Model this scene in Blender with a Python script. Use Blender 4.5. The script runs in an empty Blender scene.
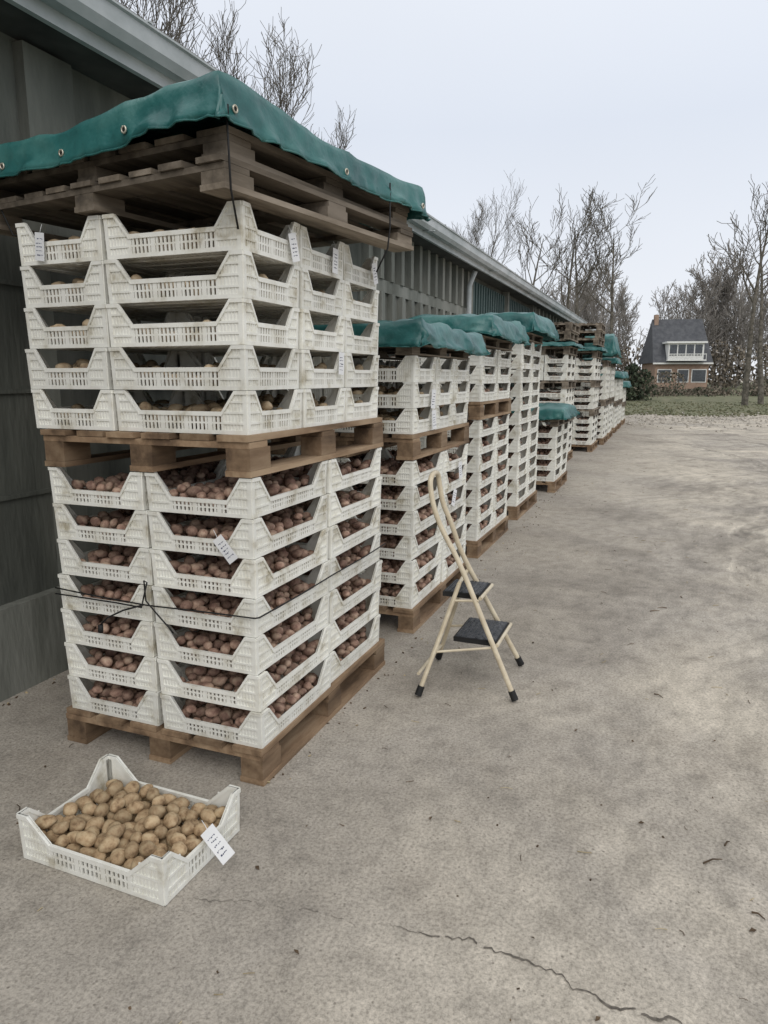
import bpy, bmesh, math, random
from mathutils import Vector, Matrix, noise, Euler
R=math.radians
rnd=random.Random(7)
scene=bpy.context.scene
col=scene.collection
scene.view_settings.view_transform='Standard'
scene.view_settings.look='None'
scene.view_settings.exposure=0

# ---------------------------------------------------------------- helpers
class MB:
    def __init__(s): s.v=[];s.f=[];s.m=[]
    def add(s,vs,fs,m=0):
        o=len(s.v); s.v.extend([tuple(p) for p in vs])
        for f in fs: s.f.append(tuple(i+o for i in f)); s.m.append(m)
    def box(s,x0,x1,y0,y1,z0,z1,m=0,M=None):
        vs=[(x0,y0,z0),(x1,y0,z0),(x1,y1,z0),(x0,y1,z0),(x0,y0,z1),(x1,y0,z1),(x1,y1,z1),(x0,y1,z1)]
        if M is not None: vs=[M@Vector(p) for p in vs]
        s.add(vs,[(0,3,2,1),(4,5,6,7),(0,1,5,4),(1,2,6,5),(2,3,7,6),(3,0,4,7)],m)
    def prism(s,poly,n0,n1,T,m=0):
        n=len(poly)
        vs=[T(a,n0,b) for a,b in poly]+[T(a,n1,b) for a,b in poly]
        fs=[tuple(range(n-1,-1,-1)),tuple(range(n,2*n))]+[(i,(i+1)%n,n+(i+1)%n,n+i) for i in range(n)]
        s.add(vs,fs,m)
    def tube(s,pts,rad,k=6,m=0,cap=True):
        pts=[Vector(p) for p in pts]; n=len(pts)
        if not hasattr(rad,'__len__'): rad=[rad]*n
        vs=[];ref=None
        for i,p in enumerate(pts):
            d=(pts[min(i+1,n-1)]-pts[max(i-1,0)])
            if d.length<1e-9: d=Vector((0,0,1))
            d.normalize()
            if ref is None: ref=Vector((1,0,0)) if abs(d.x)<.8 else Vector((0,1,0))
            a=(ref-d*ref.dot(d))
            if a.length<1e-4: a=d.orthogonal()
            a.normalize(); b=d.cross(a); ref=a
            for j in range(k):
                t=2*math.pi*j/k
                vs.append(p+(a*math.cos(t)+b*math.sin(t))*rad[i])
        fs=[]
        for i in range(n-1):
            for j in range(k):
                fs.append((i*k+j,i*k+(j+1)%k,(i+1)*k+(j+1)%k,(i+1)*k+j))
        if cap:
            fs.append(tuple(range(k-1,-1,-1))); fs.append(tuple((n-1)*k+j for j in range(k)))
        s.add(vs,fs,m)
    def mesh(s,name,mats,smooth=False):
        me=bpy.data.meshes.new(name); me.from_pydata(s.v,[],s.f)
        for m in mats: me.materials.append(m)
        if len(mats)>1: me.polygons.foreach_set('material_index',s.m)
        if smooth: me.polygons.foreach_set('use_smooth',[True]*len(s.f))
        me.update(); return me
def obj(name,me,loc=(0,0,0),rot=(0,0,0),parent=None,scale=(1,1,1)):
    o=bpy.data.objects.new(name,me); col.objects.link(o)
    o.location=loc;o.rotation_euler=rot;o.scale=scale
    if parent: o.parent=parent
    return o
def empty(name,loc=(0,0,0),rot=(0,0,0)):
    o=bpy.data.objects.new(name,None); col.objects.link(o); o.location=loc;o.rotation_euler=rot
    o.empty_display_size=.2
    return o
# survey frame (distance ahead Y / to the right X of where the photographer stands) -> site frame
cR,sR=math.cos(R(21.5)),math.sin(R(21.5))
CAM=(1.257,-2.010,1.45)
def P(X,Y): return (CAM[0]+X*cR-Y*sR, CAM[1]+X*sR+Y*cR)

# ---------------------------------------------------------------- materials
def mk(name,cols,scale=5,rough=.7,bump=.2,bscale=None,stretch=(1,1,1),coord='Position',detail=3,island=0,orand=0,spec=.3,dist=.01,lo=.35,hi=.65,bdet=2):
    m=bpy.data.materials.new(name); m.use_nodes=True; N=m.node_tree.nodes; L=m.node_tree.links
    b=N['Principled BSDF']; b.inputs['Roughness'].default_value=rough; b.inputs['Specular IOR Level'].default_value=spec
    if coord=='Position': src=N.new('ShaderNodeNewGeometry').outputs['Position']
    else: src=N.new('ShaderNodeTexCoord').outputs['Object']
    mp=N.new('ShaderNodeMapping'); mp.inputs['Scale'].default_value=stretch; L.new(src,mp.inputs['Vector'])
    vec=mp.outputs['Vector']
    oi=N.new('ShaderNodeObjectInfo')
    if coord!='Position':
        ad=N.new('ShaderNodeVectorMath'); ad.operation='ADD'
        sc=N.new('ShaderNodeVectorMath'); sc.operation='SCALE'; sc.inputs[0].default_value=(17,31,11)
        L.new(oi.outputs['Random'],sc.inputs['Scale']); L.new(vec,ad.inputs[0]); L.new(sc.outputs[0],ad.inputs[1]); vec=ad.outputs[0]
    n=N.new('ShaderNodeTexNoise'); n.inputs['Scale'].default_value=scale; n.inputs['Detail'].default_value=detail; n.inputs['Roughness'].default_value=.62
    L.new(vec,n.inputs['Vector'])
    r=N.new('ShaderNodeValToRGB'); cr=r.color_ramp
    k=len(cols)
    while len(cr.elements)<k: cr.elements.new(.5)
    for i,c in enumerate(cols):
        cr.elements[i].position=lo+(hi-lo)*i/max(1,k-1); 
    for i,c in enumerate(cols): cr.elements[i].color=(*c,1)
    L.new(n.outputs['Fac'],r.inputs['Fac'])
    out=r.outputs['Color']
    if island or orand:
        hs=N.new('ShaderNodeHueSaturation'); mr=N.new('ShaderNodeMapRange')
        a=island or orand
        mr.inputs['To Min'].default_value=1-a; mr.inputs['To Max'].default_value=1+(a if island else a*.4)
        if island: L.new(N.new('ShaderNodeNewGeometry').outputs['Random Per Island'],mr.inputs['Value'])
        else: L.new(oi.outputs['Random'],mr.inputs['Value'])
        L.new(mr.outputs[0],hs.inputs['Value']); L.new(out,hs.inputs['Color']); out=hs.outputs[0]
    L.new(out,b.inputs['Base Color'])
    if bump:
        n2=N.new('ShaderNodeTexNoise'); n2.inputs['Scale'].default_value=bscale or scale*4; n2.inputs['Detail'].default_value=bdet
        L.new(vec,n2.inputs['Vector'])
        bp=N.new('ShaderNodeBump'); bp.inputs['Strength'].default_value=bump; bp.inputs['Distance'].default_value=dist
        L.new(n2.outputs['Fac'],bp.inputs['Height']); L.new(bp.outputs[0],b.inputs['Normal'])
    return m
M_plastic=mk('crate_plastic',[(.46,.42,.32),(.73,.715,.64),(.82,.815,.755)],scale=10,rough=.5,bump=0,spec=.4,coord='Object',orand=.10,lo=.29,hi=.54,detail=5)
M_wood=mk('pallet_wood',[(.10,.065,.04),(.21,.14,.085),(.31,.225,.145)],scale=9,rough=.85,bump=.5,stretch=(1,.18,1),coord='Object',island=.3,dist=.004,detail=5)
M_woodold=mk('weathered_wood',[(.075,.062,.048),(.16,.132,.10),(.26,.22,.175)],scale=10,rough=.9,bump=.6,stretch=(1,.15,1),coord='Object',island=.3,dist=.004,detail=5)
M_tarp=mk('tarpaulin',[(.014,.082,.080),(.023,.125,.118),(.06,.18,.165)],scale=3.2,rough=.40,bump=.75,bscale=5,spec=.5,dist=.03,detail=6,bdet=5)
M_brass=mk('eyelet_metal',[(.5,.47,.38),(.6,.57,.48)],rough=.4,bump=0); M_brass.node_tree.nodes['Principled BSDF'].inputs['Metallic'].default_value=.7
M_black=mk('black_rubber',[(.012,.012,.012),(.02,.02,.02)],rough=.6,bump=0)
M_tread=mk('grey_tread',[(.03,.034,.04),(.12,.125,.135)],scale=60,rough=.5,bump=.5,bscale=150)
M_cream=mk('cream_enamel',[(.52,.44,.31),(.66,.58,.43)],scale=14,rough=.35,bump=0,spec=.5)
M_pot=mk('potato_skin_tan',[(.18,.115,.062),(.36,.25,.145),(.46,.35,.215)],scale=38,rough=.8,bump=.35,bscale=90,island=.17,dist=.003,lo=.3,hi=.62)
M_potdry=mk('potato_skin_brown',[(.26,.18,.11),(.41,.31,.195),(.50,.40,.27)],scale=30,rough=.8,bump=0,island=.2)
M_potred=mk('potato_skin_red',[(.18,.105,.08),(.31,.20,.15),(.44,.32,.235)],scale=30,rough=.85,bump=0,island=.32)
M_tag=mk('paper_tag',[(.72,.73,.74),(.8,.8,.8)],rough=.7,bump=0)
M_ink=mk('ink',[(.03,.04,.12),(.02,.03,.06)],rough=.7,bump=0)
M_conc=mk('dark_concrete',[(.06,.064,.056),(.11,.116,.10),(.18,.183,.16)],scale=2.0,rough=.9,bump=.5,bscale=30,stretch=(1,1,.22),detail=7)
M_concl=mk('pale_concrete',[(.13,.135,.115),(.205,.21,.185),(.285,.285,.255)],scale=2.6,rough=.9,bump=.4,bscale=40,stretch=(1,1,.22),detail=6)
M_door=mk('green_door',[(.05,.085,.08),(.08,.12,.115)],scale=2,rough=.6,bump=0)
M_gut=mk('gutter_zinc',[(.36,.39,.39),(.56,.58,.59)],scale=3,rough=.5,bump=0,stretch=(1,.6,1),detail=5)
M_soff=mk('soffit_board',[(.05,.05,.048),(.09,.09,.085)],scale=3,rough=.8,bump=0)
M_roof=mk('fibre_cement_roof',[(.12,.12,.115),(.2,.2,.19)],scale=3,rough=.9,bump=0)
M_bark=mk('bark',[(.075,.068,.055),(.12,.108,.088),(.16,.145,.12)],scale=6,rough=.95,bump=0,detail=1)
M_barkhaze=mk('bark_haze',[(.22,.20,.18),(.29,.27,.245)],scale=1,rough=1,bump=0,detail=0)  # paler bark for distant trees: atmospheric haze painted into the colour
M_grass=mk('grass',[(.095,.10,.058),(.145,.15,.085),(.22,.20,.135)],scale=1.3,rough=1,bump=.4,bscale=25,dist=.05)
M_leaf=mk('evergreen_leaf',[(.035,.048,.03),(.07,.085,.05)],scale=3,rough=.8,bump=0,island=.4,detail=1)
M_leafbr=mk('winter_undergrowth',[(.13,.11,.085),(.21,.18,.14)],scale=3,rough=.95,bump=0,island=.4,detail=1)
M_brick=mk('orange_brick',[(.26,.18,.135),(.34,.24,.18)],scale=3,rough=.9,bump=0)
M_tile=mk('dark_roof_tile',[(.055,.058,.065),(.09,.093,.10)],scale=2,rough=.7,bump=0)
M_white=mk('white_trim',[(.66,.66,.63),(.74,.74,.71)],rough=.5,bump=0)
M_glass=mk('window_glass',[(.03,.035,.04),(.06,.07,.08)],rough=.1,bump=0,spec=.6)
M_straw=mk('straw',[(.30,.24,.14),(.42,.35,.22)],scale=20,rough=.9,bump=0,island=.3)
M_dkleaf=mk('dead_leaf',[(.06,.04,.025),(.13,.09,.055)],scale=20,rough=.9,bump=0,island=.4)
M_peb=mk('pebble',[(.28,.255,.22),(.46,.425,.37)],scale=20,rough=.9,bump=0,island=.3)
M_crack=mk('crack_grit',[(.09,.08,.068),(.18,.16,.135)],scale=60,rough=1,bump=0)

def ground_mat():
    m=bpy.data.materials.new('worn_concrete_yard'); m.use_nodes=True; N=m.node_tree.nodes; L=m.node_tree.links
    b=N['Principled BSDF']; b.inputs['Roughness'].default_value=.92; b.inputs['Specular IOR Level'].default_value=.12
    g=N.new('ShaderNodeNewGeometry').outputs['Position']
    def nz(scale,detail=4,rough=.6,vec=g,dist=0):
        n=N.new('ShaderNodeTexNoise'); n.noise_dimensions='2D'; n.inputs['Scale'].default_value=scale;n.inputs['Detail'].default_value=detail;n.inputs['Roughness'].default_value=rough;n.inputs['Distortion'].default_value=dist
        L.new(vec,n.inputs['Vector']); return n.outputs['Fac']
    def ramp(f,ps):
        r=N.new('ShaderNodeValToRGB')
        while len(r.color_ramp.elements)<len(ps): r.color_ramp.elements.new(.5)
        for i,(p,c) in enumerate(ps): r.color_ramp.elements[i].position=p
        for i,(p,c) in enumerate(ps): r.color_ramp.elements[i].color=(*(c if hasattr(c,'__len__') else (c,c,c)),1)
        L.new(f,r.inputs['Fac']); return r.outputs['Color']
    def mix(f,a,bb,mode='MIX'):
        x=N.new('ShaderNodeMix'); x.data_type='RGBA'; x.blend_type=mode
        if hasattr(f,'links'): L.new(f,x.inputs[0])
        else: x.inputs[0].default_value=f
        for s,i in ((a,6),(bb,7)):
            if hasattr(s,'links'): L.new(s,x.inputs[i])
            else: x.inputs[i].default_value=(*s,1)
        return x.outputs[2]
    def ma(op,a,bb=None,c=None):
        x=N.new('ShaderNodeMath'); x.operation=op
        for i,s in enumerate((a,bb,c)):
            if s is None: continue
            if hasattr(s,'links'): L.new(s,x.inputs[i])
            else: x.inputs[i].default_value=s
        return x.outputs[0]
    sep=N.new('ShaderNodeSeparateXYZ'); L.new(g,sep.inputs[0])
    big=nz(.8,6,.66)
    base=ramp(big,[(.3,(.27,.243,.208)),(.5,(.365,.332,.288)),(.7,(.455,.418,.365))])
    xm=N.new('ShaderNodeMapRange'); L.new(sep.outputs[0],xm.inputs[0]); xm.inputs[1].default_value=-.2; xm.inputs[2].default_value=1.8
    dust=ramp(nz(.55,5,.62,dist=.5),[(.36,0.),(.60,1.)])
    c=mix(ma('MULTIPLY',ma('MULTIPLY_ADD',xm.outputs[0],.75,.25),ma('MULTIPLY',dust,.85)),base,(.56,.505,.42))
    st=ramp(nz(1.6,6,.7),[(.54,0.),(.66,1.)])
    c=mix(ma('MULTIPLY',st,.36),c,(.225,.195,.16))
    wob=nz(.7,3,.55)
    for cx,cy,radii,am,fq in ((-22,6,(25.4,27.1,27.9,29.3),1.,620.),(30,-14,(31.2,29.4,28.6,26.7,25.1),.95,620.),(10.5,3.8,(6.2,7.6,8.5,5.1),1.,150.)):
        dx=ma('SUBTRACT',sep.outputs[0],cx); dy=ma('SUBTRACT',sep.outputs[1],cy)
        rr=ma('ADD',ma('SQRT',ma('ADD',ma('MULTIPLY',dx,dx),ma('MULTIPLY',dy,dy))),ma('MULTIPLY',wob,.6))
        an=ma('ARCTAN2',dy,dx)
        dmin=None
        for r0 in radii:
            d=ma('ABSOLUTE',ma('SUBTRACT',rr,r0+.3))
            dmin=d if dmin is None else ma('MINIMUM',dmin,d)
        k=N.new('ShaderNodeMapRange'); L.new(dmin,k.inputs[0]); k.inputs[1].default_value=.08; k.inputs[2].default_value=.13; k.inputs[3].default_value=1; k.inputs[4].default_value=0
        ed=N.new('ShaderNodeMapRange'); L.new(ma('ABSOLUTE',ma('SUBTRACT',dmin,.15)),ed.inputs[0]); ed.inputs[1].default_value=.0; ed.inputs[2].default_value=.035; ed.inputs[3].default_value=1; ed.inputs[4].default_value=0
        lugs=ma('SINE',ma('ADD',ma('MULTIPLY',an,fq),ma('MULTIPLY',dmin,60)))
        cmb=N.new('ShaderNodeCombineXYZ'); L.new(rr,cmb.inputs[0]); L.new(ma('MULTIPLY',an,6*fq/620),cmb.inputs[1])
        streak=nz(6,4,.75,cmb.outputs[0])
        fade=ramp(nz(.8,3,.65),[(.38,0.),(.52,1.)])
        tone=ma('MULTIPLY_ADD',lugs,.13,ma('MULTIPLY_ADD',streak,.8,.36))
        cc=N.new('ShaderNodeCombineColor')
        for i_ in range(3): L.new(tone,cc.inputs[i_])
        fx=ma('MULTIPLY',ma('MULTIPLY_ADD',fade,.8,.1),ma('MULTIPLY',xm.outputs[0],am))
        c=mix(ma('MULTIPLY',k.outputs[0],ma('MULTIPLY',fx,.8)),c,mix(1.,c,cc.outputs[0],'MULTIPLY'))
        c=mix(ma('MULTIPLY',ed.outputs[0],ma('MULTIPLY',fx,ma('MULTIPLY',ramp(streak,[(.4,0.),(.6,1.)]),.85))),c,(.62,.565,.475))
        c=mix(ma('MULTIPLY',xm.outputs[0],.55),c,mix(1.,c,ramp(streak,[(.34,.76),(.5,1.),(.66,1.17)]),'MULTIPLY'))
    fine=nz(90,3,.8)
    c=mix(.8,c,mix(1.,c,ramp(fine,[(.33,.64),(.5,1.),(.68,1.25)]),'MULTIPLY'))
    mid=nz(9,6,.78)
    c=mix(.8,c,mix(1.,c,ramp(mid,[(.32,.75),(.5,1.),(.7,1.14)]),'MULTIPLY'))
    v=N.new('ShaderNodeTexVoronoi'); v.voronoi_dimensions='2D'; v.inputs['Scale'].default_value=26; L.new(g,v.inputs['Vector'])
    c=mix(ma('MULTIPLY',ramp(v.outputs['Distance'],[(.07,1.),(.12,0.)]),ma('MULTIPLY',ramp(mid,[(.5,0.),(.6,1.)]),.6)),c,(.13,.115,.095))
    L.new(c,b.inputs['Base Color'])
    h=nz(28,5,.8)
    bp=N.new('ShaderNodeBump'); bp.inputs['Strength'].default_value=.55; bp.inputs['Distance'].default_value=.012
    L.new(h,bp.inputs['Height']); L.new(bp.outputs[0],b.inputs['Normal'])
    return m
M_ground=ground_mat()

# ---------------------------------------------------------------- world, sun, camera
w=bpy.data.worlds.new('World'); scene.world=w; w.use_nodes=True
N=w.node_tree.nodes; L=w.node_tree.links; bg=N['Background']; bg.inputs['Strength'].default_value=.1
sky=N.new('ShaderNodeTexSky'); sky.sky_type='NISHITA'; sky.sun_disc=False; sky.sun_elevation=R(42); sky.sun_rotation=R(150); sky.dust_density=4
tc=N.new('ShaderNodeTexCoord'); sx=N.new('ShaderNodeSeparateXYZ'); L.new(tc.outputs['Generated'],sx.inputs[0])
rp=N.new('ShaderNodeValToRGB'); cr=rp.color_ramp
cr.elements[0].position=0; cr.elements[0].color=(.81,.83,.87,1)
cr.elements[1].position=1; cr.elements[1].color=(1.,1.,1.,1)
e=cr.elements.new(.3); e.color=(.67,.72,.81,1)
e=cr.elements.new(.12); e.color=(.755,.79,.85,1)
L.new(sx.outputs[2],rp.inputs['Fac'])
cn=N.new('ShaderNodeTexNoise'); cn.inputs['Scale'].default_value=1.6; cn.inputs['Detail'].default_value=3; L.new(tc.outputs['Generated'],cn.inputs['Vector'])
cm=N.new('ShaderNodeMapRange'); L.new(cn.outputs['Fac'],cm.inputs[0]); cm.inputs[1].default_value=.3; cm.inputs[2].default_value=.7; cm.inputs[3].default_value=11.0; cm.inputs[4].default_value=11.8
sc=N.new('ShaderNodeVectorMath'); sc.operation='SCALE'; L.new(cm.outputs[0],sc.inputs['Scale']); L.new(rp.outputs[0],sc.inputs[0])
hs=N.new('ShaderNodeHueSaturation'); hs.inputs['Saturation'].default_value=.25; L.new(sky.outputs[0],hs.inputs['Color'])
mx=N.new('ShaderNodeMix'); mx.data_type='RGBA'; mx.inputs[0].default_value=.93; L.new(hs.outputs[0],mx.inputs[6]); L.new(sc.outputs[0],mx.inputs[7])
L.new(mx.outputs[2],bg.inputs['Color'])
sd=bpy.data.lights.new('overcast_sun','SUN'); sd.energy=1.1; sd.angle=R(40); sd.color=(1,.96,.91)
so=bpy.data.objects.new('overcast_sun',sd); col.objects.link(so); so.rotation_euler=(R(50),0,R(30)); so.location=(5,-5,12)
cd=bpy.data.cameras.new('camera'); co=bpy.data.objects.new('camera',cd); col.objects.link(co)
cd.sensor_fit='VERTICAL'; cd.sensor_height=36; cd.lens=710/1024*36; cd.clip_end=1500; cd.clip_start=.05
co.location=CAM; co.rotation_euler=(R(90-10.7),0,R(21.5)); scene.camera=co

# ---------------------------------------------------------------- ground
mb=MB(); mb.add([(-400,-200,0),(400,-200,0),(400,600,0),(-400,600,0)],[(0,1,2,3)]); obj('ground',mb.mesh('ground',[M_ground]))
mb=MB()
def crack(x0,y0,x1,y1,amp,wd,seed,n=140,gap=.0):
    p=[];dx,dy=x1-x0,y1-y0; l=math.hypot(dx,dy); nx,ny=-dy/l,dx/l
    for i in range(n+1):
        t=i/n; s=t*l
        o=amp*(noise.noise(Vector((s*1.6,seed,0)))+.5*noise.noise(Vector((s*6,seed,3)))+.3*noise.noise(Vector((s*22,seed,5)))+.16*noise.noise(Vector((s*70,seed,8))))
        w_=wd*(.35+1.1*abs(noise.noise(Vector((s*9,seed,11))))+.5*abs(noise.noise(Vector((s*40,seed,13)))))*min(1,t*8,(1-t)*8)
        p.append((x0+dx*t+nx*o,y0+dy*t+ny*o,w_))
    vs=[]
    for (x,y,w_) in p: vs+= [(x-nx*w_,y-ny*w_,.002),(x+nx*w_,y+ny*w_,.002)]
    mb.add(vs,[(2*i,2*i+2,2*i+3,2*i+1) for i in range(n) if noise.noise(Vector((i*.13,seed,20)))>-.30+gap])
crack(.62,-.455,2.3,-.52,.07,.0042,1.,260)
crack(-.12,-.60,.62,-.455,.06,.0014,4.,120,.2)
crack(2.2,.1,2.9,5.2,.25,.002,7.,400,.15)
crack(.5,3.9,6.5,4.4,.35,.0025,9.,400,.1)
crack(.2,8.6,7,9.0,.4,.004,11.,300)
obj('ground_cracks',mb.mesh('cracks',[M_crack]))
mb=MB()
n=70; rows=[]
for i in range(n):
    X=6+i*1.6; ye=28.5+noise.noise(Vector((X*.35,0,3)))*1.8+noise.noise(Vector((X*1.7,0,9)))*.7
    a=P(X,ye); b_=P(X*1.0+0,260)
    rows.append(((a[0],a[1],.004),(b_[0],b_[1],.004)))
vs=[p for r in rows for p in r]; mb.add(vs,[(2*i,2*i+2,2*i+3,2*i+1) for i in range(n-1)])
obj('grass_verge',mb.mesh('grass_verge',[M_grass]))
mb=MB()
for i in range(5200):
    X=rnd.uniform(7,36); Y=27.6+rnd.random()**1.6*16+noise.noise(Vector((X*.35,0,3)))*1.8
    x,y=P(X,Y); h=rnd.uniform(.03,.08); a=rnd.uniform(0,3.14); wd=rnd.uniform(.03,.09); dx=math.cos(a)*wd; dy=math.sin(a)*wd
    mb.add([(x-dx,y-dy,0),(x+dx,y+dy,0),(x+dx*.3+rnd.uniform(-.04,.04),y,h)],[(0,1,2)])
obj('grass_tufts',mb.mesh('grass_tufts',[M_grass]))
mb=MB()
for i in range(2200):
    X=rnd.uniform(6,26); Y=rnd.gauss(25.0,2.0); x,y=P(X,Y); s=rnd.uniform(.012,.045)
    M=Matrix.Translation((x,y,s*.2))@Euler((rnd.random(),rnd.random(),rnd.random()*6)).to_matrix().to_4x4()
    mb.box(-s,s,-s*.8,s*.8,-s*.5,s*.5,0,M)
obj('rubble_strip',mb.mesh('rubble_strip',[M_peb]))
# litter
mb=MB()
for i in range(1300):
    u=rnd.uniform(-.9,6.5); v=-1.5+rnd.random()**1.5*14
    k=rnd.random(); a=rnd.uniform(0,6.28); ca,sa=math.cos(a),math.sin(a)
    if k<.36:
        l=rnd.uniform(.006,.026); wd=rnd.uniform(.0008,.0018); b1=rnd.uniform(-.3,.3)*l
        mb.tube([(u-ca*l,v-sa*l,.003),(u-sa*b1,v+ca*b1,.004),(u+ca*l,v+sa*l,.003)],wd,4,0 if rnd.random()<.5 else 1)
    elif k<.48:
        l=rnd.uniform(.005,.014)
        mb.add([(u-ca*l,v-sa*l,.004),(u-sa*l*.5,v+ca*l*.5,.009),(u+ca*l,v+sa*l,.005),(u+sa*l*.5,v-ca*l*.5,.006)],[(0,1,2,3)],1)
    else:
        s=rnd.uniform(.0012,.0045); M=Matrix.Translation((u,v,s*.4))@Euler((rnd.random(),rnd.random(),a)).to_matrix().to_4x4()
        mb.box(-s,s,-s*.7,s*.7,-s*.5,s*.5,2 if rnd.random()<.6 else 1,M)
for i in range(24):
    u=rnd.uniform(1.2,3.6); v=rnd.uniform(-.4,3.5); a=rnd.uniform(0,6.28); l=rnd.uniform(.03,.07); ca,sa=math.cos(a),math.sin(a)
    mb.tube([(u,v,.004),(u+ca*l*.5,v+sa*l*.5+.006,.007),(u+ca*l,v+sa*l,.004)],[.003,.0025,.0015],5,1)
for i in range(420):
    if rnd.random()<.5: u=-1.46+abs(rnd.gauss(0,.05)); v=rnd.uniform(-2,8)
    else: u=rnd.gauss(.03,.05); v=rnd.uniform(0,8)
    s=rnd.uniform(.002,.008); M=Matrix.Translation((u,v,s*.3))@Euler((rnd.random(),rnd.random(),rnd.random()*6)).to_matrix().to_4x4()
    mb.box(-s,s,-s*.7,s*.7,-s*.3,s*.3,rnd.choice((0,1,1,2)),M)
obj('ground_litter',mb.mesh('ground_litter',[M_straw,M_dkleaf,M_peb]))

# ---------------------------------------------------------------- crate mesh
CH=.1385
def make_crate(name,L,W,wl=.068,ws=.068,swl=.115,fl_=.048):
    mb=MB()
    def wall(L,T,wh,sw,fl):
        h=L/2
        mb.prism([(-h+.004,0),(h-.004,0),(h-.004,.013),(-h+.004,.013)],-.004,.002,T)
        mb.prism([(-h+sw,wh-.014),(h-sw,wh-.014),(h-sw,wh),(-h+sw,wh)],-.006,.005,T)
        mb.prism([(-h+sw,wh*.5-.003),(h-sw,wh*.5-.003),(h-sw,wh*.5+.003),(-h+sw,wh*.5+.003)],-.002,.001,T)
        n=int((2*h-2*sw)/.0165)
        for i in range(n+1):
            x=-h+sw+(2*h-2*sw)*i/n
            wd=.0042 if i%6 else .009
            mb.prism([(x-wd,.013),(x+wd,.013),(x+wd,wh-.012),(x-wd,wh-.012)],-.003,.0015,T)
        for s in (-1,1):
            e=s*h
            poly=[(e-s*.004,.013),(e-s*sw,.013),(e-s*sw,wh),(e-s*fl,CH),(e-s*.004,CH)]
            mb.prism(poly[::-s],-.004,-.0015,T)
            mb.prism([(e-s*sw,wh-.014),(e-s*sw,wh),(e-s*fl,CH),(e-s*fl,CH-.015)][::s],-.007,.006,T)
            mb.prism([(e-s*fl,CH-.012),(e-s*fl,CH),(e,CH),(e,CH-.012)][::s],-.006,.006,T)
            mb.prism([(e-s*.001,.0),(e-s*.016,.0),(e-s*.016,CH-.010),(e-s*.001,CH-.010)][::s],-.004,.0025,T)
            for z in (.032,.066,.100):
                xe=sw if z<wh else fl+(sw-fl)*(CH-z)/(CH-wh)
                if xe-.004>.018: mb.prism([(e-s*.016,z),(e-s*.016,z+.007),(e-s*(xe-.002),z+.007),(e-s*(xe-.002),z)][::s],-.0015,.003,T)
            k=int((sw-.016)/.013)
            for i in range(1,k+1):
                x=.016+i*.013
                zt=CH-.010 if x<fl else (CH-(x-fl)/(sw-fl)*(CH-wh)-.012)
                mb.prism([(e-s*(x-.002),.013),(e-s*(x-.002),zt),(e-s*(x+.002),zt),(e-s*(x+.002),.013)][::s],-.0015,.001,T)
    lx,ly=L/2-.006,W/2-.006
    wall(L-.012,lambda a,n,z:(a,-ly-n,z),wl,swl,fl_)
    wall(L-.012,lambda a,n,z:(-a,ly+n,z),wl,swl,fl_)
    wall(W-.012,lambda a,n,z:(lx+n,a,z),ws,swl*.85,fl_*.9)
    wall(W-.012,lambda a,n,z:(-lx-n,-a,z),ws,swl*.85,fl_*.9)
    n=int(L/.03)
    for i in range(n):
        x=-lx+(i+.5)*2*lx/n; mb.box(x-.010,x+.010,-ly,ly,.003,.007)
    for y in (-ly*.5,0,ly*.5): mb.box(-lx,lx,y-.012,y+.012,.0,.004)
    mb.v=[(x*(.984+.016*z/CH),y*(.981+.019*z/CH),z) for x,y,z in mb.v]
    return mb.mesh(name,[M_plastic])
crA=make_crate('crate_a',.560,.388,wl=.072,ws=.072,swl=.10)
crB=make_crate('crate_b',.585,.446,wl=.056,ws=.058,swl=.115)

# ---------------------------------------------------------------- potatoes
def ico(sub):
    bm=bmesh.new(); bmesh.ops.create_icosphere(bm,subdivisions=sub,radius=1); bm.verts.ensure_lookup_table()
    v=[x.co.copy() for x in bm.verts]; f=[tuple(q.index for q in p.verts) for p in bm.faces]; bm.free(); return v,f
I2=ico(2); I3=ico(3)
def potatoes(name,L,W,n,r0,r1,ic,mat,seed,z0=.008,el=1.3,cand=24,heap=0):
    rr=random.Random(seed); mb=MB(); ps=[]
    for i in range(n):
        r=rr.uniform(r0,r1); best=None
        for c in range(cand):
            x=rr.uniform(-L/2+r,L/2-r); y=rr.uniform(-W/2+r,W/2-r); z=z0+r
            for (a,b,c2,q) in ps:
                d2=(x-a)**2+(y-b)**2; s=(r+q)*.93
                if d2<s*s:
                    zz=c2+math.sqrt(s*s-d2)
                    if zz>z: z=zz
            sc_=z+heap*((x/(L/2))**2+(y/(W/2))**2)
            if best is None or sc_<best[3]: best=(x,y,z,sc_)
        x,y,z,_=best; ps.append((x,y,z,r))
        a=rr.uniform(.92,1.06); e=el*rr.uniform(.82,1.18)
        M=Matrix.Translation((x,y,z))@Euler((rr.uniform(-.35,.35),rr.uniform(-.35,.35),rr.uniform(0,6.28))).to_matrix().to_4x4()
        off=Vector((rr.random()*50,rr.random()*50,rr.random()*50)); bend=rr.uniform(-.22,.22)
        vs=[]
        for p in ic[0]:
            k=1+.17*noise.noise(p*1.1+off)+.07*noise.noise(p*2.6+off)
            q=Vector((p.x*r*e*k,p.y*r*a*k+bend*r*p.x*p.x,p.z*r*.9*k))
            vs.append(M@q)
        mb.add(vs,ic[1])
    return mb.mesh(name,[mat],True)
potA=[potatoes('potatoes_a%d'%i,.50,.33,[72,88,104][i],.018,.026,I2,M_potdry,10+i,cand=10) for i in range(3)]
potR=[potatoes('potatoes_r%d'%i,.53,.395,[150,168,185][i],.016,.023,I2,M_potred,20+i,cand=10) for i in range(3)]
potM=[potatoes('potatoes_m%d'%i,.50,.33,[85,100][i],.018,.024,I2,M_potred,40+i,cand=8) for i in range(2)]

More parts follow.
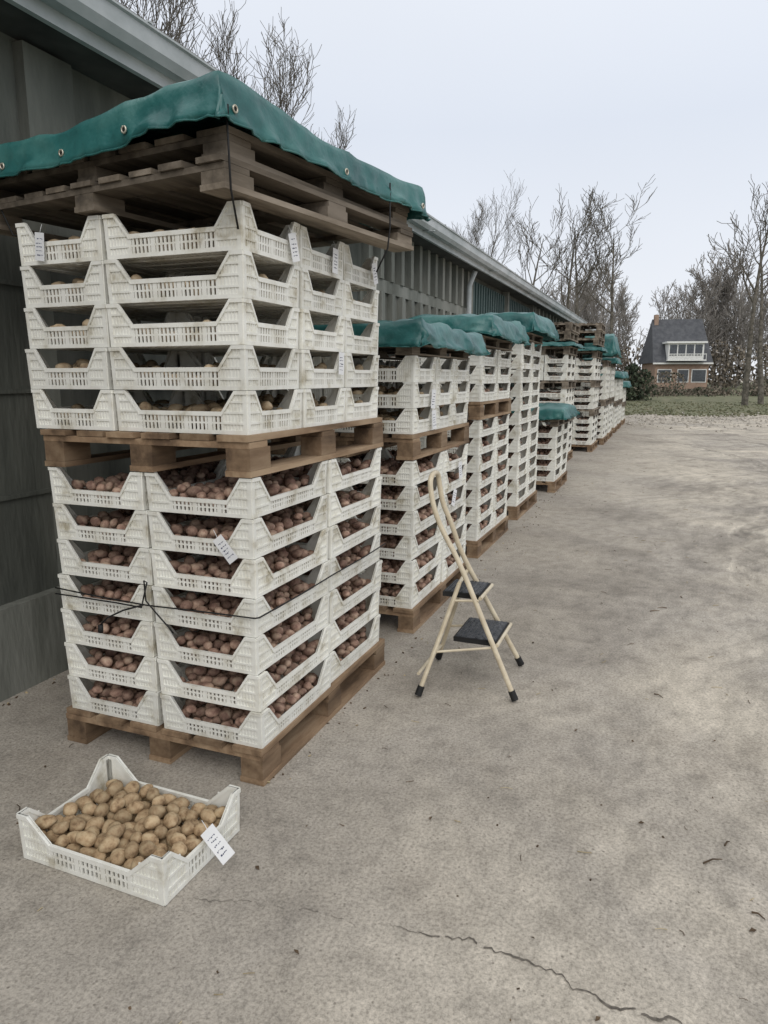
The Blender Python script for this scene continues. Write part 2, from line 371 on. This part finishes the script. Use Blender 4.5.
# ---------------------------------------------------------------- pallets
def pallet_mesh(name,w,l,h=.14,mat=M_wood,nd=6,seed=0,tk=.155,bw_=.10,fill=.8):
    rr=random.Random(seed); mb=MB()
    d=h*tk
    z3=h-d; z2=z3-d
    bw=w/nd*fill
    for i in range(nd):
        x=(i+.5)*w/nd if 0<i<nd-1 else (bw/2 if i==0 else w-bw/2); j=rr.uniform(-.01,.01)
        mb.box(x-bw/2+j*.4,x+bw/2+j*.4,0+j,l+j,z3+rr.uniform(0,.0015),h+rr.uniform(-.002,.001))
    for y in (0,l/2-.06,l-.12): mb.box(0.002,w-.002,y+.003,y+.117,z2,z3-.001)
    for y in (0,l/2-.07,l-.14):
        for x in (0,w/2-bw_/2,w-bw_):
            j=rr.uniform(-.004,.004); mb.box(x+.004,x+bw_-.004+j,y+.004,y+.136,d,z2-.0005)
    for x in (0,w/2-bw_/2,w-bw_): mb.box(x,x+bw_,0.001,l-.001,0.001,d-.0005)
    me=mb.mesh(name,[mat]); return me
pmB=pallet_mesh('pallet_m',.92,1.2)
pmC=pallet_mesh('pallet_m2',.90,1.2,seed=3)
pmO=pallet_mesh('pallet_old',.90,1.2,mat=M_woodold,seed=5)
def pallet(u_right,v,z,me=pmB,w=.92,rot=0):
    return obj('wooden_pallet',me,(u_right-w,v,z),(0,0,rot))

# ---------------------------------------------------------------- crate stacks
def stack(ur,v0,z0,rows,layout,pots,pitch=.14,seed=1,empt=0.0,rotz=0):
    rr=random.Random(seed); zs_=pitch/.14
    E=empty('stacked_plastic_crates',(ur,v0,z0),(0,0,rotz))
    if layout=='A': slots=[(-.2800,.194+i*.391,0,crA) for i in range(3)]+[(-.563-.194,.2800+i*.578,90,crA) for i in range(2)]
    elif layout=='A2': slots=[(-.194,.2800+i*.575,90,crA) for i in range(2)]+[(-.391-.280,.194+i*.391,0,crA) for i in range(3)]
    else: slots=[(-.223-.449*j,.2925+i*.589,90,crB) for i in range(2) for j in range(2)]
    for r in range(rows):
        for (x,y,a,me) in slots:
            jx,jy,ja=rr.gauss(0,.0028),rr.gauss(0,.0028),rr.gauss(0,.4)
            a2=R(a+ja+rr.choice((0,180)))
            obj('crate',me,(x+jx,y+jy,r*pitch),(0,0,a2),E,(1,1,zs_))
            if rr.random()>=empt:
                obj('potatoes',rr.choice(pots),(x+jx,y+jy,r*pitch),(0,0,a2),E)
    return E
def tag(parent,loc,rot,s=1.0,name='paper_label'):
    mb=MB(); mb.box(-.022,.022,-.0006,.0006,-.1,0,0)
    for i in range(5):
        z=-.024-i*.014+rnd.uniform(-.002,.002)
        x=-.016+rnd.uniform(0,.006); en=rnd.uniform(.006,.016)
        while x<en:
            l=rnd.uniform(.002,.005)
            mb.box(x,min(x+l,.018),-.0012,-.0007,z+rnd.uniform(-.002,.002),z+rnd.uniform(.002,.0035),1); x+=l+rnd.uniform(.001,.003)
    mb.tube([(0,0,-.008),(.002,.004,.012),(0,.012,.03)],.0009,4,0)
    return obj(name,mb.mesh('label',[M_tag,M_ink]),loc,rot,parent,(s,s,s))

# main stack
pallet(0,0,0)
E1=stack(-.008,.005,.141,7,'B',potR,seed=2)
pallet(.0,.0,1.122,pmC,.91)
E2=stack(-.02,.015,1.263,5,'A',potA,seed=3,empt=.05,pitch=.1465)
tag(E2,(-.82,-.014,.69),(R(3),R(8),0),.95)
tag(E2,(.014,.30,.685),(0,R(-14),R(80)),.95)
tag(E2,(.014,.66,.69),(0,R(5),R(85)),.95)
tag(E2,(.016,1.05,.69),(0,R(-16),R(85)),.9)
tag(E2,(.016,.70,.29),(0,R(4),R(85)),.9)
tag(E1,(-.14,-.014,.77),(R(4),R(-38),0),1.0)

# cover pallets + tarp
pmT=pallet_mesh('cover_pallet_m',1.25,1.22,h=.095,mat=M_woodold,nd=9,seed=8,tk=.2,fill=.72)
pmT2=pallet_mesh('cover_pallet_m2',1.23,1.20,h=.088,mat=M_woodold,nd=8,seed=9,tk=.22,fill=.8)
rt=R(-8)
def loc8(dx,dy): return (0.0+dx*math.cos(rt)-dy*math.sin(rt),-.10+dx*math.sin(rt)+dy*math.cos(rt))
c=loc8(-1.25,0); obj('wooden_pallet',pmT,(c[0],c[1],2.002),(0,0,rt))
c=loc8(-1.25,.02); obj('wooden_pallet',pmT2,(c[0],c[1],2.100),(0,0,rt+R(.8)))

def tarp(cx,cy,rot,w,l,ztop,drop,seed,flare=.12,peak=(0,0,0),eyelets=True,wr=1.0,n=44,hv=.22):
    half=(w/2,l/2)
    off=Vector((seed*7.3,seed*3.1,0))
    def f(s,t):
        def fold(a,h):
            o=max(0,abs(a)-h); return math.copysign(min(abs(a),h)+flare*o,a) if o>0 else a,o
        x,ox=fold(s,half[0]); y,oy=fold(t,half[1]); o=max(ox,oy)
        dr=1+hv*noise.noise(Vector((s*1.7,t*1.7,seed+3)))
        z=ztop-o*dr
        edge=min(1,max(0,1-min(half[0]-abs(s),half[1]-abs(t))/.05)) if o==0 else 1
        z-=.012*edge**2
        p=Vector((s,t,0))
        z+=(.018*noise.noise(p*1.8+off)+.012*noise.noise(p*4.5+off))*wr*(1 if o==0 else .5)
        z+=.012*wr*abs(noise.noise(Vector((s*2.2+t*3,t*1.1,seed))))
        z+=.008*wr*(1-abs(noise.noise(Vector((s*5-t*4,t*3,seed+1))))*4)*(.6 if o==0 else .2)
        px,py,pz=peak
        z+=pz*math.exp(-((s-px)**2+(t-py)**2)/.09)
        if o>0:
            k=o/drop
            al=t if ox>=oy else s
            d=.022*wr*k*noise.noise(Vector((al*6,k*1.5,seed+5)))+.020*wr*k*noise.noise(Vector((al*15,k*2,seed+9)))+.010*wr*k*(1-4*abs(noise.noise(Vector((al*9+k,k,seed+12)))))
            if ox>=oy: x+=math.copysign(d+.004,s)
            else: y+=math.copysign(d+.004,t)
            z+=.010*wr*k*noise.noise(Vector((al*3,0,seed+2)))
        return (x,y,z)
    mb=MB()
    def samples(h):
        a=[-h-drop+drop*i/6 for i in range(6)]; m=[-h+2*h*i/n for i in range(n+1)]; return a+m+[-x for x in a[::-1]]
    S=samples(half[0]); T=samples(half[1]); ns,nt=len(S),len(T)
    vs=[f(s,t) for s in S for t in T]
    mb.add(vs,[(i*nt+j,(i+1)*nt+j,(i+1)*nt+j+1,i*nt+j+1) for i in range(ns-1) for j in range(nt-1)])
    o=obj('tarpaulin_cover',mb.mesh('tarp',[M_tarp],True),(cx,cy,0),(0,0,rot))
    sm=o.modifiers.new('sol','SOLIDIFY'); sm.thickness=.003
    mb=MB()
    for sg,ax in ((-1,1),(1,0),(1,1),(-1,0)):
        pts=[]
        for i in range(60):
            q=-1+2*i/59
            if ax==1: a=f(q*(half[0]+drop),sg*(half[1]+drop))
            else: a=f(sg*(half[0]+drop),q*(half[1]+drop))
            pts.append(a)
        mb.tube(pts,.0035,5)
    obj('hem',mb.mesh('hem',[M_tarp],True),(0,0,0),(0,0,0),o)
    if eyelets:
        mb=MB()
        def ring(c,nrm):
            nrm=Vector(nrm).normalized(); a=Vector((0,0,1)); b=nrm.cross(a)
            pts=[Vector(c)+nrm*.006+(a*math.cos(q)+b*math.sin(q))*.0095 for q in [2*math.pi*i/14 for i in range(15)]]
            mb.tube(pts,.0032,5,0)
            pts=[Vector(c)+nrm*.005, Vector(c)+nrm*.0055]; mb.tube(pts,.008,12,1)
        k=4
        for i in range(k+1):
            q=(-1+2*i/k)*.93
            if i<k: ring(f(q*half[0],-half[1]-drop*.70),(0,-1,0))
            if i in (0,2,4): ring(f(half[0]+drop*.70,q*half[1]),(1,0,0))
        obj('eyelets',mb.mesh('eyelets',[M_brass,M_black],True),(0,0,0),(0,0,0),o)
    return o
cc=loc8(-.67,.63)
tarp(cc[0],cc[1],rt,1.36,1.30,2.272,.115,3,peak=(.55,-.58,.05),wr=1.2,n=64,hv=.10)

# straps
mb=MB()
zs=.141+.14*3+.075
mb.tube([(-.908,-.004,zs+.012),(-.7,-.012,zs+.004),(-.46,-.012,zs-.004),(-.2,-.012,zs+.002),(-.006,-.012,zs+.004),(.004,.0,zs+.004),(.004,.3,zs),(.005,.6,zs+.004),(.004,.9,zs),(.004,1.185,zs+.006)],.003,5)
mb.tube([(-.908,-.004,zs-.012),(-.6,-.015,zs-.01),(-.48,-.02,zs-.012),(-.46,-.03,zs+.03),(-.44,-.03,zs+.09),(-.455,-.028,zs+.095),(-.45,-.03,zs+.02),(-.40,-.028,zs-.03),(-.36,-.025,zs-.07),(-.34,-.025,zs-.09)],.003,5)
mb.tube([(-.47,-.024,zs),(-.56,-.03,zs-.03),(-.64,-.025,zs-.07),(-.67,-.03,zs-.10)],.0035,5)
mb.tube([(-.67,-.03,zs-.10),(-.672,-.03,zs-.13)],.010,6)
obj('strap',mb.mesh('strap',[M_black],True))
mb=MB()
a=loc8(.012,.015); b2=loc8(.03,1.2)
mb.tube([(a[0],a[1]-.012,2.24),(a[0]+.002,a[1]-.010,2.1),(a[0]-.002,a[1],2.0),(a[0]-.02,a[1]+.06,1.90)],.0035,5)
mb.tube([(a[0],a[1]-.014,2.225),(a[0],a[1]-.014,2.195)],.010,6)
b3=loc8(.03,.95)
mb.tube([(b3[0],b3[1],2.22),(b3[0],b3[1],2.05),(b3[0]-.01,b3[1],1.97),(b3[0]-.06,b3[1],1.88)],.0035,5)
b4=loc8(-1.15,-.01)
mb.tube([(b4[0],b4[1],2.2),(b4[0]+.1,b4[1]+.02,1.97),(b4[0]+.22,b4[1]+.10,1.95)],.0035,5)
obj('elastic_cord',mb.mesh('cord',[M_black],True))

# other stacks
def std_tarp(ur,v,z,w=.95,l=1.25,drop=.12,seed=1,rot=0,wr=1.6,peak=(0,0,0)):
    return tarp(ur-w/2+.04,v+l/2-.03,rot,w,l,z,drop,seed,n=30,wr=wr,peak=peak,eyelets=False,flare=.2)
pallet(-.01,1.67,0); stack(-.02,1.68,.141,6,'B',potR,pitch=.143,seed=11); pallet(-.01,1.67,1.002,pmC,.91); E=stack(-.02,1.69,1.144,3,'A',potA,seed=12,pitch=.142)
obj('wooden_pallet',pmO,(-.93,1.67,1.572),(0,0,0),scale=(1,1,.45)); std_tarp(0,1.64,1.735,seed=4,drop=.12,wr=2,w=1.0,l=1.3,peak=(-.3,-.2,.03))
tag(E,(.014,.30,.24),(0,R(6),R(80)),1.1); tag(E,(.014,.30,.12),(0,R(-6),R(80)),1.1); tag(E,(.014,.9,-.25),(0,R(-8),R(80)),1.1); tag(E,(.014,.8,-.42),(0,R(20),R(80)),1.1)
# S3
pallet(-.09,3.5,0); stack(-.10,3.51,.141,7,'B',potR,seed=13); pallet(-.09,3.5,1.123,pmC,.91); stack(-.10,3.52,1.265,3,'A2',potM,seed=14)
obj('wooden_pallet',pmO,(-1.0,3.48,1.69),scale=(1,1,.6)); std_tarp(-.05,3.46,1.90,seed=6,drop=.14,wr=2.2,w=1.05,l=1.35,peak=(.2,-.2,.05))
# S4
pallet(-.10,5.2,0); stack(-.11,5.21,.141,12,'B',potM,seed=15); obj('wooden_pallet',pmO,(-1.0,5.18,1.825),scale=(1,1,.6)); std_tarp(-.04,5.16,2.06,seed=8,drop=.16,wr=2.4,w=1.1,l=1.4,peak=(.2,.3,.06))
# S5 low
pallet(.0,7.16,0); stack(-.01,7.17,.141,5,'B',potM,seed=16); obj('wooden_pallet',pmO,(-.90,7.16,.845),scale=(1,1,.6)); std_tarp(.03,7.12,1.07,seed=9,drop=.12,wr=1.8)
# tiers of crates with pallets between
def tiers(ur,v,groups,seed):
    z=0
    for i,g in enumerate(groups):
        pallet(ur,v,z,pmO if i else pmB,.90 if i else .92); z+=.142
        stack(ur-.02,v+.01,z,g,'A' if i%2 else 'A2',potM,seed=seed+i); z+=g*.14+.002
    return z
z=tiers(-.3,10.3,(4,3,3),27); pallet(-.3,10.3,z,pmO,.9); std_tarp(-.26,10.26,z+.20,seed=30,drop=.06)
for i in range(2): pallet(-.3+.02*i,10.3,z+.24+i*.142,pmO,.90)
z=tiers(-.06,12.6,(4,3,3),37); pallet(-.06,12.6,z,pmO,.90); std_tarp(-.02,12.55,z+.20,seed=10,drop=.06)
for i in range(3): pallet(-.05+.02*i,12.6+.02*i,z+.24+i*.142,pmO,.90,R(i-1))
z=tiers(.02,14.3,(5,5),47); std_tarp(.06,14.26,2.35,seed=12,drop=.4,wr=2.5,w=1.05); pallet(0,14.3,z,pmO,.9)
z=tiers(.02,15.9,(5,5),52); pallet(.0,15.9,z,pmO,.9); std_tarp(.06,15.86,z+.22,seed=13,drop=.12)
z=tiers(.02,17.9,(4,4),57); std_tarp(.06,17.86,z+.2,seed=14,drop=.15)
z=tiers(.02,19.6,(4,4),62); std_tarp(.06,19.56,z+.2,seed=15,drop=.15)
z=tiers(.02,21.6,(3,3),67); std_tarp(.06,21.56,z+.2,seed=16,drop=.15)

# ---------------------------------------------------------------- ground crate
GC=empty('potato_crate',(-.215,-.425,0.0),(0,0,R(-1)))
crG=make_crate('crate_ground',.555,.385,wl=.070,ws=.075,swl=.12,fl_=.04)
obj('crate',crG,(0,0,.002),(0,0,0),GC,(1,1,1.08))
obj('potatoes',potatoes('potatoes_tan',.515,.345,150,.0185,.0255,I3,M_pot,77,z0=.012,el=1.28,cand=50,heap=.004),(0,0,0),(0,0,0),GC)
tag(GC,(.280,.0,.125),(R(-42),R(-42),R(42)),1.1)

# ---------------------------------------------------------------- step ladder
LD=empty('step_ladder')
mb=MB()
def rail(vf,vt,uf):
    return [(uf,vf,.01),(uf-.155,vf+(vt-vf)*.42,.34),(uf-.285,vf+(vt-vf)*.78,.62),(.335,vf+(vt-vf)*.93,.76),(.292,vt,.86),(.275,vt,.95)]
n1=rail(1.013,1.065,.707); n2=rail(1.433,1.205,.655)
top=[(.272,1.07,.985),(.272,1.09,1.008),(.272,1.135,1.016),(.272,1.18,1.008),(.272,1.20,.985)]
def smooth(pts,it=2):
    pts=[Vector(p) for p in pts]
    for _ in range(it):
        q=[pts[0]]
        for a,b in zip(pts[:-1],pts[1:]): q+= [a*.75+b*.25,a*.25+b*.75]
        q.append(pts[-1]); pts=q
    return pts
hoop=smooth(n1+top+n2[::-1])
mb.tube(hoop,.0125,10,0)
r1=[(.2795,.90,.01),(.36,1.0,.30),(.425,1.045,.52)]; r2=[(.235,1.36,.01),(.33,1.31,.30),(.40,1.27,.52)]
mb.tube(smooth(r1,1),.0105,8,0); mb.tube(smooth(r2,1),.0105,8,0)
mb.tube([(.425,1.045,.52),(.40,1.27,.52)],.009,8,0)
mb.tube([(.262,.955,.09),(.255,1.34,.09)],.008,8,0)
for p,d in ((n1[0],(.155,-.02,-.33)),(n2[0],(.155,.09,-.33)),(r1[0],(-.08,-.1,-.29)),(r2[0],(-.095,.05,-.29))):
    D=Vector(d).normalized(); p=Vector(p); mb.tube([p-D*.045,p+D*.0],[.0165,.017],10,1)
def step(z,u0,u1,v0,v1):
    mb.box(u0,u1,v0,v1,z,z+.022,1)
    mb.box(u0+.008,u1-.008,v0+.008,v1-.008,z+.0225,z+.026,2)
    for i in range(9):
        u=u0+.014+(u1-u0-.028)*i/8; mb.box(u-.0025,u+.0025,v0+.012,v1-.012,z+.0265,z+.0295,2)
    mb.tube([(u1+.004,v0-.012,z+.01),(u1+.004,v1+.012,z+.01)],.009,8,0)
step(.235,.40,.605,1.055,1.345)
step(.44,.335,.515,1.085,1.30)
mb.tube([(.60,1.03,.24),(.33,.975,.20)],.006,6,0); mb.tube([(.58,1.37,.24),(.29,1.335,.20)],.006,6,0)
mb.tube([(.52,1.04,.45),(.40,1.03,.44)],.006,6,0); mb.tube([(.49,1.33,.45),(.37,1.29,.44)],.006,6,0)
obj('frame',mb.mesh('ladder',[M_cream,M_black,M_tread],True),parent=LD)
for o in LD.children:
    e=o.modifiers.new('es','EDGE_SPLIT'); e.split_angle=R(40)

# ---------------------------------------------------------------- shed
SH=empty('concrete_shed')
UW=-1.53
mb=MB()
v0,v1=-7,24
mb.box(UW-7,UW,v0,v1,0,2.92,0)
mb.box(UW,UW+.06,v0,8.2,.0,.42,1)
mb.box(UW,UW+.05,v0,8.2,2.30,2.42,1)
v=-6.6
while v<4.5:
    mb.box(UW,UW+.11,v,v+.28,.421,2.299,0); 
    mb.box(UW,UW+.06,v,v+.28,2.421,2.9,0); v+=2.4
for z in (.9,1.38,1.86):
    mb.box(UW,UW+.012,v0,4.4,z,z+.02,0)
mb.box(UW,UW+.02,4.4,8.2,1.3,2.299,1)
v=4.5
while v<8.1:
    mb.box(UW+.02,UW+.08,v,v+.09,1.3,2.299,1); mb.box(UW,UW+.07,v,v+.09,2.421,2.92,1); v+=.3
mb.box(UW,UW+.03,8.3,13.2,.05,2.85,2)
v=8.35
while v<13.1:
    mb.box(UW+.03,UW+.05,v,v+.06,.06,2.84,2); v+=.16
for v in (8.2,10.7,13.2): mb.box(UW,UW+.1,v,v+.10,0,2.92,1)
mb.box(UW,UW+.02,13.3,v1,.0,2.92,1)
v=13.5
while v<v1-.2:
    mb.box(UW+.02,UW+.09,v,v+.12,0,2.92,1); v+=.5
obj('walls',mb.mesh('shed_walls',[M_conc,M_concl,M_door]),parent=SH)
mb=MB()
mb.box(UW-.02,UW+.27,v0-.2,v1+.2,2.922,2.95,1)
mb.box(UW+.27,UW+.30,v0-.2,v1+.2,2.90,3.07,0)
prof=[(UW+.302,2.96),(UW+.37,2.955),(UW+.40,2.99),(UW+.405,3.06),(UW+.42,3.065),(UW+.42,3.075),(UW+.395,3.075),(UW+.385,3.0),(UW+.365,2.975),(UW+.302,2.975)]
n=len(prof); vs=[(a,v0-.2,b) for a,b in prof]+[(a,v1+.2,b) for a,b in prof]
mb.add(vs,[(i,(i+1)%n,n+(i+1)%n,n+i) for i in range(n)]+[tuple(range(n)),tuple(range(2*n-1,n-1,-1))],0)
v=v0
while v<v1: 
    mb.box(UW+.303,UW+.425,v,v+.03,3.077,3.085,0); v+=.8
v=v0+.4
while v<v1:
    mb.box(UW+.30,UW+.428,v,v+.035,2.945,2.953,0); v+=3.0
mb.tube([(UW+.2,8.0,2.9),(UW+.12,8.0,2.7),(UW+.12,8.0,.1)],.035,10,0)
for (a,za,b,zb) in ((UW+.33,3.09,UW-3.5,4.2),(UW-3.5,4.2,UW-7.4,3.09)):
    mb.add([(a,v0-.3,za),(a,v1+.3,za),(b,v1+.3,zb),(b,v0-.3,zb),(a,v0-.3,za+.05),(a,v1+.3,za+.05),(b,v1+.3,zb+.05),(b,v0-.3,zb+.05)],[(0,1,2,3),(7,6,5,4),(0,4,5,1),(2,6,7,3),(1,5,6,2),(3,7,4,0)],2)
for vv in (v0,v1-.1): mb.add([(UW,vv,2.92),(UW-7,vv,2.92),(UW-3.5,vv,4.19)],[(0,1,2)],1)
obj('roof_and_gutter',mb.mesh('shed_roof',[M_gut,M_soff,M_roof]),parent=SH)

# ---------------------------------------------------------------- trees
def tree_mesh(name,seed,H,mat,levels=4,trunk=.3,spread=.5,counts=(9,6,5,4),r0=None,minr=.006,up=.10,top=.36):
    rr=random.Random(seed); mb=MB()
    r0=r0 or H*.013
    def grow(p,d,L,r,lv):
        ns=[7,5,4,3,2][lv]; pts=[p.copy()]; ds=[d.copy()]; rad=[r]
        q=p.copy(); dd=d.copy()
        wob=[.06,.12,.17,.22,.3][lv]
        for i in range(ns):
            dd=(dd+Vector((rr.gauss(0,wob),rr.gauss(0,wob),rr.gauss(0,wob*.6)+[0,up*1.4,up*1.3,up,up*.5][lv]))).normalized()
            q=q+dd*L/ns; pts.append(q.copy()); ds.append(dd.copy())
            rad.append(max(minr,r*(1-.8*(i+1)/ns)) if lv>0 else max(.015,r*(1-.88*(i+1)/ns)))
        mb.tube(pts,rad,[8,5,3,3,3][lv],cap=False)
        if lv>=levels: return
        n=counts[lv]; f0=trunk if lv==0 else .25
        for k in range(n):
            f=f0+(1-f0)*(k+rr.random()*.8)/n; f=min(f,.99); x=f*ns; i=int(x); fr=x-i
            pp=pts[i].lerp(pts[i+1],fr); rd=rad[i]*(1-fr)+rad[i+1]*fr
            base=ds[i+1]; az=rr.uniform(0,6.283)
            perp=base.orthogonal().normalized(); perp=Matrix.Rotation(az,3,base)@perp
            ang=rr.uniform(.5,.95)*(spread/.5) if lv==0 else rr.uniform(.35,.85)
            nd=(base*math.cos(ang)+perp*math.sin(ang)).normalized()
            if lv==0: nl=H*rr.uniform(.6,1.0)*top*(1.15-.55*f)
            else: nl=L*rr.uniform(.35,.6)
            grow(pp,nd,nl,max(minr,min(rd*.6,r*.45)),lv+1)
    grow(Vector((0,0,-.1)),Vector((0,0,1)),H*.94,r0,0)
    return mb.mesh(name,[mat],True)
T=[tree_mesh('tree%d'%i,100+i,10.0,M_bark,levels=3,trunk=.5,spread=.60,counts=(9,6,5),r0=.16,minr=.012,up=.12,top=.40) for i in range(4)]
TW=[tree_mesh('birch%d'%i,200+i,10,M_bark,levels=3,trunk=.3,spread=.40,counts=(17,8,6),minr=.007,up=.18,top=.36) for i in range(3)]
TF=[tree_mesh('ftree%d'%i,300+i,13,M_barkhaze,levels=3,trunk=.2,spread=.5,counts=(14,6,5),minr=.03) for i in range(3)]
def tree(me,X,Y,s,r,name='bare_tree',parent=None):
    x,y=P(X,Y); return obj(name,me,(x,y,0),(0,0,r),parent,(s,s,s))
for i,(X,Y,s) in enumerate(((9.2,46,1.08),(10.9,44.5,1.10),(12.3,45.5,1.12),(14.0,45,1.08))): tree(T[i%4],X,Y,s,i*1.3)
for i,(X,Y,s) in enumerate(((19.1,38,1.08),(21.0,40,1.06))): tree(T[(i+1)%4],X,Y,s,i*2.1+.5)
for i,(X,Y,s) in enumerate(((-3.9,22,1.02),(-5.9,20,1.1),(-6.9,19,1.15),(-2.6,27,.92),(-8.0,20,1.2),(4.5,40,.98),(5.3,42,.95),(-5.0,24,1.1),(-6.4,17,1.0))): tree(TW[i%3],X,Y,s,i*1.7)
FW=empty('distant_woodland')
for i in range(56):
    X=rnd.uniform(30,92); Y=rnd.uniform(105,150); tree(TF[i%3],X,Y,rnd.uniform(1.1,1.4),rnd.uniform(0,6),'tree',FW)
def leafcloud(name,pts,n,s,mats,seed):
    rr=random.Random(seed); mb=MB()
    for i in range(n):
        (cx,cy,rx,ry,h)=rr.choice(pts)
        a=rr.uniform(0,6.283); q=math.sqrt(rr.random()); z=h*rr.random()**.8
        k=math.sqrt(max(0,1-(z/h)**2))*.9+.1; k*=1+.35*noise.noise(Vector((cx+a*2,cy,z*1.5)))
        x=cx+math.cos(a)*q*rx*k; y=cy+math.sin(a)*q*ry*k
        M=Matrix.Translation((x,y,z))@Euler((rr.uniform(0,6),rr.uniform(0,6),rr.uniform(0,6))).to_matrix().to_4x4()
        mb.add([M@Vector(p) for p in ((-s,-s*.4,0),(s,-s*.5,0),(s*.6,s*.6,0),(-s*.5,s*.5,s*.2))],[(0,1,2,3)],0 if rr.random()<.8 else len(mats)-1)
    return obj(name,mb.mesh(name,mats))
pts=[]
for i in range(10):
    x,y=P(rnd.uniform(14,18.3),rnd.uniform(46,56)); pts.append((x,y,rnd.uniform(.7,1.3),rnd.uniform(.7,1.3),rnd.uniform(1.0,2.8)))
leafcloud('evergreen_shrubs',pts,4200,.12,[M_leaf,M_leafbr],1)
pts=[]
for i in range(44):
    x,y=P(19+i*.75,rnd.uniform(56,62)); pts.append((x,y,rnd.uniform(.8,1.6),rnd.uniform(.8,1.4),rnd.choice((.5,.7,1.0,1.9))))
leafcloud('garden_hedge',pts,9000,.10,[M_leafbr,M_leaf],2)
pts=[]
for i in range(90):
    x,y=P(14+i*1.1,rnd.uniform(96,110)); pts.append((x,y,rnd.uniform(1.8,3),rnd.uniform(1,3),rnd.uniform(3,7)))
leafcloud('woodland_undergrowth',pts,20000,.25,[M_leafbr,M_barkhaze],3)

# ---------------------------------------------------------------- house
hx,hy=P(37.4,91)
HS=empty('brick_house',(hx,hy,0),(0,0,R(21.5)+R(-8)))
mb=MB()
mb.box(-3.2,3.2,0,8,0,3.0,0)
mb.add([(-3.6,-.4,3.0),(3.6,-.4,3.0),(3.1,4,8.1),(-3.1,4,8.1),(-3.6,8.4,3.0),(3.6,8.4,3.0)],[(0,1,2,3),(1,5,2),(5,4,3,2),(4,0,3),(0,4,5,1)],1)
mb.box(-1.9,2.3,-.7,3.0,3.35,5.15,2)
mb.box(-2.2,2.6,-1.0,3.2,5.152,5.35,2)
for i in range(4):
    x=-1.75+i*1.0; mb.box(x,x+.85,-.74,-.70,3.8,5.0,3)
mb.box(-2.1,2.5,-1.3,-.702,3.2,3.34,2)
for i in range(14):
    x=-2.05+i*.345; mb.box(x,x+.05,-1.28,-1.23,3.342,3.9,2)
mb.box(-2.1,2.5,-1.3,-1.22,3.9,3.98,2)
for x,wd in ((-2.8,1.5),(-.4,1.2),(1.3,1.6)):
    mb.box(x-.1,x+wd+.1,-.06,-.003,.8,2.3,2); mb.box(x,x+wd,-.1,-.061,.9,2.2,3)
mb.box(-3.6,3.6,-.5,-.41,2.85,3.02,2)
mb.box(-2.9,-2.4,3.4,4.1,7.0,8.6,0)
o=obj('house_body',mb.mesh('house',[M_brick,M_tile,M_white,M_glass]),parent=HS,scale=(1,1,1.1))
print('done',len(bpy.data.objects))
